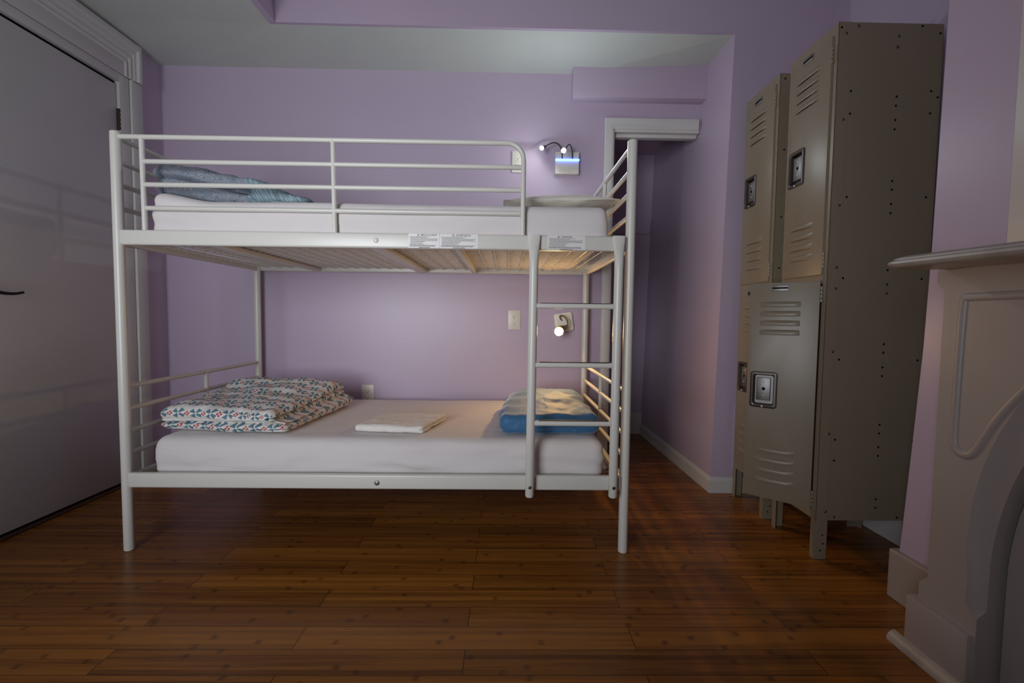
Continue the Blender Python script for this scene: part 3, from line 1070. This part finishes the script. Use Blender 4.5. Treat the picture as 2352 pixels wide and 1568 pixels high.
def build_locker(y0, w, xf, xb, label, opened, dots):
    H, LEG = 2.034, .155
    root = thing('locker', label, 'locker', (xf, y0, 0), group='tall beige lockers')
    inv = Matrix.Translation((-xf, -y0, 0))
    def P(name, bm, mat, parent=None, **k):
        bm.transform(inv); return obj(name, bm, mat, parent or root, **k)
    y1 = y0 + w
    # shell
    bm = bmesh.new()
    box(bm, xf + .003, xb, y1 - .0015, y1, LEG, H)
    box(bm, xb - .002, xb, y0, y1, LEG, H)
    box(bm, xf + .003, xb, y0, y1, LEG + .012, LEG + .0135)
    box(bm, xf + .003, xb, y0, y1, 1.085, 1.0865)
    P('body', bm, 'locker_paint', smooth=False)
    bm = bmesh.new(); box(bm, xf + .001, xb + .001, y0 + .001, y1 - .001, H - .004, H, bev=.001)
    P('top_panel', bm, 'locker_paint', smooth=False)
    bm = bmesh.new(); box(bm, xf + .040, xb, y0 - .0002, y0 + .0015, LEG, H - .001)
    sp = P('side_panel', bm, 'locker_paint', smooth=False)
    # front frame: uprights (the near one wraps the corner and runs on as the leg), header, middle and bottom members
    bm = bmesh.new()
    box(bm, xf, xf + .048, y0 - .0012, y0 + .0012, LEG, H, bev=.0005)
    box(bm, xf, xf + .0025, y0 - .0012, y0 + .024, LEG, H, bev=.0006)
    box(bm, xf + .001, xf + .048, y1 - .0012, y1 + .0012, LEG, H, bev=.0005)
    box(bm, xf, xf + .0025, y1 - .022, y1 + .0012, LEG, H, bev=.0006)
    box(bm, xf + .0002, xf + .0025, y0 + .0235, y1 - .0215, H - .036, H, bev=.0006)
    box(bm, xf + .0002, xf + .0025, y0 + .0235, y1 - .0215, 1.076, 1.112, bev=.0006)
    box(bm, xf + .0002, xf + .0025, y0 + .0235, y1 - .0215, LEG, .202, bev=.0006)
    P('front_frame', bm, 'locker_paint', smooth=False)
    # angle legs
    for (lx, sx) in ((xf, 1), (xb, -1)):
        for (ly, sy) in ((y0, 1), (y1, -1)):
            bm = bmesh.new()
            xs = sorted((lx, lx + sx * .048)); ys = sorted((ly - .001 * sy, ly + sy * .0014))
            box(bm, xs[0], xs[1], ys[0], ys[1], 0, LEG + .002, bev=.0005)
            xs = sorted((lx, lx + sx * .0024)); ys = sorted((ly, ly + sy * .026))
            box(bm, xs[0], xs[1], ys[0], ys[1], 0, LEG + .002, bev=.0005)
            lg = P('leg', bm, 'locker_paint', smooth=False)
            if sx > 0 and sy > 0:
                for hx, hz in ((.030, .096), (.034, .062), (.024, .034)):
                    bm = bmesh.new(); disc(bm, (xf + hx, y0 - .0011, hz), (0, -1, 0), .0034, .0004, n=10)
                    P('bolt_hole', bm, 'dark_slot', lg)
    # holes and bolts on the side
    for (dx, z, kind) in dots:
        bm = bmesh.new()
        if kind == 'h':
            disc(bm, (xf + dx, y0 - (.0013 if dx < .05 else .0003), z), (0, -1, 0), .0042, .0004, n=12); P('bolt_hole', bm, 'dark_slot', sp)
        else:
            disc(bm, (xf + dx, y0 - (.0012 if dx < .05 else .0002), z), (0, -1, 0), .0052, .003, n=12, dome=1); P('bolt', bm, 'dull_steel', sp)
    # hinges
    for z in (1.925, 1.165, 1.035, .235):
        bm = bmesh.new()
        for k in range(4): tube(bm, [(xf - .004, y0 + .020, z - .030 + k * .0155), (xf - .004, y0 + .020, z - .0175 + k * .0155)], .0042, n=10)
        box(bm, xf - .0015, xf + .001, y0 + .004, y0 + .020, z - .028, z + .028)
        P('hinge', bm, 'locker_paint')
    # doors: local x runs from the hinge along +Y when shut, outside faces -X
    dw = w - .040
    def place(z0, ang):
        R = Matrix(((0, 1, 0, 0), (1, 0, 0, 0), (0, 0, 1, 0), (0, 0, 0, 1)))      # local x -> Y, local -y (outside) -> -X
        return Matrix.Translation((-.0075, .022, z0)) @ Matrix.Rotation(ang, 4, 'Z') @ R
    door_mesh(dw, .882, root, place(1.111, 0))
    door_mesh(dw, .893, root, place(.192, opened))
    return root


DOTS = [(.010, 2.013, 'h'), (.029, 1.993, 'b'), (.074, 2.020, 'b'), (.226, 1.986, 'b'), (.223, 1.947, 'b'), (.312, 2.024, 'h'), (.380, 2.000, 'h'),
        (.056, 1.786, 'h'), (.229, 1.769, 'h'), (.228, 1.736, 'h'), (.229, 1.684, 'h'), (.228, 1.650, 'h'), (.358, 1.791, 'h'), (.384, 1.769, 'h'),
        (.057, 1.704, 'h'), (.359, 1.710, 'h'), (.032, 1.682, 'b'), (.060, 1.398, 'h'), (.230, 1.460, 'h'), (.230, 1.428, 'h'), (.230, 1.375, 'h'),
        (.230, 1.341, 'h'), (.362, 1.402, 'h'), (.033, 1.367, 'b'), (.062, 1.095, 'h'), (.034, 1.135, 'b'), (.034, 1.056, 'b'), (.231, 1.128, 'h'),
        (.231, 1.073, 'b'), (.231, 1.040, 'b'), (.364, 1.096, 'h'), (.035, .815, 'b'), (.062, .785, 'h'), (.232, .846, 'h'), (.232, .813, 'h'), (.232, .757, 'h'),
        (.232, .723, 'h'), (.366, .785, 'h'), (.036, .497, 'b'), (.062, .474, 'h'), (.062, .392, 'h'), (.233, .534, 'h'), (.233, .500, 'h'), (.233, .446, 'h'), (.233, .412, 'h'),
        (.368, .472, 'h'), (.368, .390, 'h'), (.037, .190, 'b'), (.072, .168, 'b'), (.234, .240, 'h'), (.234, .206, 'h'), (.320, .168, 'b')]
build_locker(-.047, .285, 2.690, 3.083, 'tall beige locker nearest the fireplace, its lower door hanging open', math.radians(49.7), DOTS)
build_locker(.312, .285, 2.688, 3.083, 'tall beige locker at the far side with both doors shut', 0.0, [(.022, 2.010, 'h'), (.05, 1.985, 'h'), (.03, 1.70, 'h'), (.03, 1.40, 'h'), (.03, 1.17, 'h'), (.02, .30, 'h')])


# ------------------------------------------------------------------ fireplace
def build_fireplace():
    root = thing('fireplace', 'white painted fireplace surround with arched opening against the chimney breast', 'fireplace', (2.72, -1.085, 0))
    inv = Matrix.Translation((-2.72, 1.085, 0))
    YC = -1.085

    def P(name, bm, mat, parent=None, **k):
        bm.transform(inv); return obj(name, bm, mat, parent or root, **k)
    # arch curves, in (distance from the centre line, z)
    a, b, z0 = .381, .585, .30
    xs = 2.645
    arch = [(a, .0), (a, .20)] + [(a * math.cos(t), z0 + b * math.sin(t)) for t in [math.pi / 2 * k / 24 for k in range(0, 25)]]
    outer = [(a, .0), (a, .20), (a + .030, .222), (a + .029, .30)]
    for k in range(1, 25):
        t = math.pi / 2 * k / 24
        wdt = .027 + .055 * (k / 24) ** .6
        outer.append(((a + wdt) * math.cos(t), z0 + (b + wdt) * math.sin(t)))
    inner = [(a, .0), (a, .20), (a, .222)] + [(a * math.cos(math.pi / 2 * k / 24), z0 + b * math.sin(math.pi / 2 * k / 24)) for k in range(0, 25)]
    WD = .540
    bm = bmesh.new()
    for s in (1, -1):
        yy = lambda d: YC + s * d
        edge = [(WD, 0), (WD, .205), (WD - .026, .232), (WD - .026, 1.012), (WD, 1.038), (WD, 1.072), (0, 1.072)]
        # front skin with the arch cut out: fan between edge and outer loop
        poly = [(d, z) for d, z in outer] + [(d, z) for d, z in reversed(edge)]
        f = bm.faces.new([bm.verts.new((xs, yy(d), z)) for d, z in poly])
        # hollow moulding round the arch
        o = [bm.verts.new((xs, yy(d), z)) for d, z in outer]
        m = []; i_ = []
        for k, ((d, z), (d2, z2)) in enumerate(zip(outer, inner)):
            flat = k < 2
            m.append(bm.verts.new((xs if flat else xs + .012, yy(d + (d2 - d) * .25), z + (z2 - z) * .25)))
            i_.append(bm.verts.new((xs if flat else xs + .024, yy(d2), z2)))
        bk = [bm.verts.new((2.80, yy(d2), z2)) for d2, z2 in inner]
        for L1, L2 in ((o, m), (m, i_), (i_, bk)):
            for k in range(len(o) - 1): 
                try: bm.faces.new((L1[k], L1[k + 1], L2[k + 1], L2[k]))
                except ValueError: pass
        # outer edge and the stop-chamfered corner
        e0 = [bm.verts.new((xs, yy(d), z)) for d, z in edge]
        e1 = [bm.verts.new((xs + .022, yy(d + .0), z)) for d, z in edge]
        for k in range(len(edge) - 1): bm.faces.new((e0[k], e0[k + 1], e1[k + 1], e1[k]))
        y0_, y1_ = sorted((yy(WD), yy(WD - .03)))
        box(bm, xs + .022, 2.803, y0_, y1_, 0, 1.072)
        y0_, y1_ = sorted((yy(WD), yy(0)))
    P('surround', bm, 'mantel_paint', ang=30)
    # raised bead round each spandrel
    for s in (1, -1):
        yy = lambda d: YC + s * d
        pts = [(.012, .998), (.452, .998), (.462, .996), (.466, .986), (.470, .640), (.468, .618), (.458, .602), (.440, .595), (.424, .600), (.412, .612), (.392, .655), (.366, .707), (.314, .783), (.24, .87), (.15, .925), (.06, .95), (.012, .955), (.012, .998)]
        bm = bmesh.new()
        for _ in range(3):      # round the corners off
            pts = [pts[0]] + [q for A, Bq in zip(pts, pts[1:]) for q in ((A[0] * .75 + Bq[0] * .25, A[1] * .75 + Bq[1] * .25), (A[0] * .25 + Bq[0] * .75, A[1] * .25 + Bq[1] * .75))] + [pts[-1]]
        pp = [Vector((xs + .006, yy(d), z)) for d, z in pts]
        tube(bm, pp, .0125, n=14, flat=[(1, 1)] * len(pp))
        P('bead', bm, 'mantel_paint', ang=60)
    # plinth blocks and floor moulding
    for s in (1, -1):
        yy = lambda d: YC + s * d
        bm = bmesh.new(); y0_, y1_ = sorted((yy(.562), yy(.384)))
        box(bm, 2.628, 2.803, y0_, y1_, 0, .156, bev=.006)
        P('plinth', bm, 'mantel_paint')
        bm = bmesh.new()
        y0_, y1_ = sorted((yy(.592), yy(.384)))
        prof = [(2.606, 0), (2.606, .008), (2.610, .017), (2.618, .025), (2.629, .028), (2.629, 0)]
        A = [bm.verts.new((x, y0_, z)) for x, z in prof]; Bq = [bm.verts.new((x - .0, y1_, z)) for x, z in prof]
        bm.faces.new(A); bm.faces.new(Bq)
        for k in range(6): bm.faces.new((A[k], A[(k + 1) % 6], Bq[(k + 1) % 6], Bq[k]))
        P('floor_moulding', bm, 'shelf_paint')
    # board closing the opening
    bm = bmesh.new()
    arc = [(-a * .985, .004)] + [(-a * .985 * math.cos(t), z0 + (b - .012) * math.sin(t)) for t in [math.pi * k / 40 for k in range(41)]] + [(a * .985, .004)]
    prism_yz(bm, [(YC + d - .006, z) for d, z in arc], 2.700, 2.715)
    P('fireboard', bm, 'mantel_paint', smooth=False)
    # mantel shelf: slab with a moulded nose and rounded corners, a touch out of level
    bm = bmesh.new()
    prof = [(0, 0.0), (-.008, .004), (-.012, .010), (-.010, .016), (-.004, .019), (-.002, .024), (.006, .028), (.012, .030)]
    def outline(off):
        pts = []
        x0, y0, y1, r = 2.488 + off, -.562 - off, -1.608 + off, .045
        pts.append((2.803, y0))
        for k in range(7):
            t = math.radians(90 + 15 * k); pts.append((x0 + r + r * math.cos(t), y0 - r + r * math.sin(t)))
        for k in range(7):
            t = math.radians(180 + 15 * k); pts.append((x0 + r + r * math.cos(t), y1 + r + r * math.sin(t)))
        pts.append((2.803, y1))
        return pts
    def Z(y, z): return 1.0735 + z + (y + .56) * .020
    rows = [[bm.verts.new((x, y, Z(y, z))) for x, y in outline(o)] for o, z in prof]
    for A, Bq in zip(rows, rows[1:]):
        for k in range(len(A) - 1): bm.faces.new((A[k], A[k + 1], Bq[k + 1], Bq[k]))
    bm.faces.new(rows[0]); bm.faces.new(rows[-1])
    P('shelf', bm, 'shelf_paint', ang=40)
    # bed moulding under the shelf
    bm = bmesh.new(); box(bm, 2.63, 2.803, YC - .55, YC + .55, 1.045, 1.075, bev=.006)
    # pale panel above the shelf
    bm = bmesh.new(); box(bm, 2.786, 2.803, YC - .50, YC + .502, 1.10, 2.1, bev=.002)
    o = obj('overmantel_board', bm, 'white_trim')
    tag(o, 'pale board on the chimney breast above the mantel shelf, at right edge', 'board')


build_fireplace()


# ------------------------------------------------------------------ outlets and lamps
def outlet(x0, x1, z0, z1, label):
    cx, cz = (x0 + x1) / 2, (z0 + z1) / 2
    root = thing('electrical_outlet', label, 'outlet', (cx, YB, cz), group='wall outlets by the bed')
    w, h = (x1 - x0) / 2, (z1 - z0) / 2
    bm = bmesh.new(); box(bm, -w, w, -.006, .001, -h, h, bev=.0025, seg=3)
    obj('cover_plate', bm, 'plate_plastic', root)
    for s in (1, -1):
        zc = s * .0195
        bm = bmesh.new()
        n = 20; pts = []
        for k in range(n):
            t = 2 * math.pi * k / n
            pts.append((.0165 * math.cos(t), max(-.0125, min(.0125, .0165 * math.sin(t)))))
        A = [bm.verts.new((x, -.0059, zc + z)) for x, z in pts]; Bq = [bm.verts.new((x * .96, -.0078, zc + z * .96)) for x, z in pts]
        for k in range(n): bm.faces.new((A[k], A[(k + 1) % n], Bq[(k + 1) % n], Bq[k]))
        bm.faces.new(Bq)
        for xx, hh in ((-.0064, .0046), (.0064, .0038)):
            box(bm, xx - .0012, xx + .0012, -.0082, -.0077, zc + .002 - hh, zc + .002 + hh, mi=1)
        disc(bm, (0, -.0077, zc - .0075), (0, -1, 0), .0026, .0005, n=10, mi=1)
        obj('receptacle', bm, ['white_plastic', 'dark_slot'], root)
    bm = bmesh.new(); disc(bm, (0, -.006, 0), (0, -1, 0), .003, .0012, n=10, dome=1)
    obj('screw', bm, 'plate_plastic', root)
    return root


outlet(1.500, 1.566, 1.795, 1.922, 'white wall outlet beside the LED lamp above the upper bunk')
outlet(1.487, 1.563, .856, .974, 'white wall outlet between the bunks, left of the ladder')
outlet(.596, .672, .392, .510, 'white wall outlet half hidden behind the lower mattress')


def build_lamps():
    # two-headed LED lamp above the upper bunk
    r = thing('reading_lamp', 'LED wall lamp with two gooseneck arms and blue light bar above upper bunk', 'lamp', (1.828, YB, 1.849))
    bm = bmesh.new(); box(bm, -.071, .071, -.030, .001, -.064, .064, bev=.004, seg=3)
    disc(bm, (-.042, -.030, -.046), (0, -1, 0), .006, .003, n=12, dome=1)
    disc(bm, (.030, -.030, -.040), (0, -1, 0), .0028, .001, n=10)
    obj('base_plate', bm, 'white_plastic', r)
    bm = bmesh.new(); box(bm, -.072, .072, -.040, -.028, .010, .022, bev=.004)
    obj('light_bar', bm, 'blue_glow', r, label='glowing blue light bar')
    # left arm: rises from the plate, arcs over to the left
    def bez(pts, n=24):
        out = []
        P = [Vector(p) for p in pts]
        for i in range(n + 1):
            t = i / n; Q = P[:]
            while len(Q) > 1: Q = [Q[k].lerp(Q[k + 1], t) for k in range(len(Q) - 1)]
            out.append(Q[0])
        return out
    bm = bmesh.new(); c = bez([(-.032, -.03, .020), (-.03, -.05, .08), (-.055, -.06, .135), (-.105, -.06, .105), (-.138, -.062, .078)])
    tube(bm, c, .0034, n=8)
    arm = obj('gooseneck_arm', bm, 'goose_metal', r)
    bm = bmesh.new(); R = tube(bm, [(-.130, -.062, .084), (-.138, -.064, .079), (-.146, -.070, .072), (-.157, -.084, .064)], .009, n=16, cap=False, taper=[.004, .009, .0122, .0140])
    bm.faces.new(R[0])
    hd = obj('lamp_head', bm, 'goose_metal', r)
    bm = bmesh.new(); ball(bm, (-.1565, -.0840, .0645), .0115)
    obj('bulb', bm, 'led_side', hd, label='glowing white LED')
    # right arm: rises, folds forward and points at the room
    bm = bmesh.new(); c = bez([(.030, -.03, .022), (.028, -.05, .075), (.012, -.075, .125), (-.012, -.11, .075), (-.030, -.135, .030)])
    tube(bm, c, .0034, n=8)
    obj('gooseneck_arm', bm, 'goose_metal', r)
    bm = bmesh.new(); R = tube(bm, [(-.026, -.126, .040), (-.030, -.132, .032), (-.034, -.142, .027), (-.038, -.160, .025)], .009, n=16, cap=False, taper=[.004, .009, .0125, .0145])
    bm.faces.new(R[0])
    hd = obj('lamp_head', bm, 'goose_metal', r)
    bm = bmesh.new(); ball(bm, (-.0380, -.1605, .0250), .0125)
    obj('bulb', bm, 'led_white', hd, label='glaring white LED')

    # warm lamp for the lower bunk, hung a little askew
    r = thing('reading_lamp', 'warm yellow wall lamp on a tilted white plate seen through the ladder', 'lamp', (1.826, YB, .904))
    bm = bmesh.new(); box(bm, -.058, .058, -.022, .001, -.057, .057, bev=.014, seg=4)
    bm.transform(Matrix.Rotation(math.radians(-9), 4, 'Y'))
    obj('base_plate', bm, 'white_plastic', r)
    bm = bmesh.new()
    c = bez([(-.012, -.02, .012), (-.050, -.045, .045), (-.020, -.075, .062), (.030, -.075, .02), (.012, -.080, -.022)], 30)
    tube(bm, c, .0050, n=10)
    obj('gooseneck_arm', bm, 'brass_metal', r)
    bm = bmesh.new(); R = tube(bm, [(.012, -.076, -.020), (.002, -.080, -.028), (-.016, -.086, -.036), (-.036, -.100, -.045), (-.042, -.122, -.049), (-.044, -.146, -.051)], .02, n=20, cap=False, taper=[.007, .013, .020, .0245, .0255, .0260])
    bm.faces.new(R[0])
    hd = obj('lamp_head', bm, 'brass_metal', r)
    bm = bmesh.new(); ball(bm, (-.0435, -.137, -.0505), .0210, n=20)
    obj('bulb', bm, 'warm_bulb', hd, label='glowing warm bulb')


build_lamps()

# ------------------------------------------------------------------ light
w = bpy.data.worlds.new('world'); S.world = w; w.use_nodes = True
w.node_tree.nodes['Background'].inputs[0].default_value = (0.62, 0.76, 1.0, 1)
w.node_tree.nodes['Background'].inputs[1].default_value = 1.0

la = bpy.data.lights.new('window_daylight', 'AREA'); la.shape = 'RECTANGLE'
la.size = WIN[1] - WIN[0] - .06; la.size_y = WIN[3] - WIN[2] - .06
la.spread = math.radians(88); la.energy = 16.8; la.color = (0.92, 0.96, 1.0)
lo = bpy.data.objects.new('window_daylight', la); COL.objects.link(lo)
lo.location = ((WIN[0] + WIN[1]) / 2, YW - .02, (WIN[2] + WIN[3]) / 2)
lo.rotation_euler = (math.radians(94), 0, math.radians(-16))

# ------------------------------------------------------------------ view
S.view_settings.view_transform = 'Standard'
S.view_settings.look = 'None'
S.view_settings.gamma = 1.0
S.view_settings.use_curve_mapping = False
S.view_settings.exposure = 0.0
S.cycles.use_denoising = True
S.cycles.sample_clamp_indirect = 4.0
S.cycles.max_bounces = 10
S.cycles.diffuse_bounces = 6
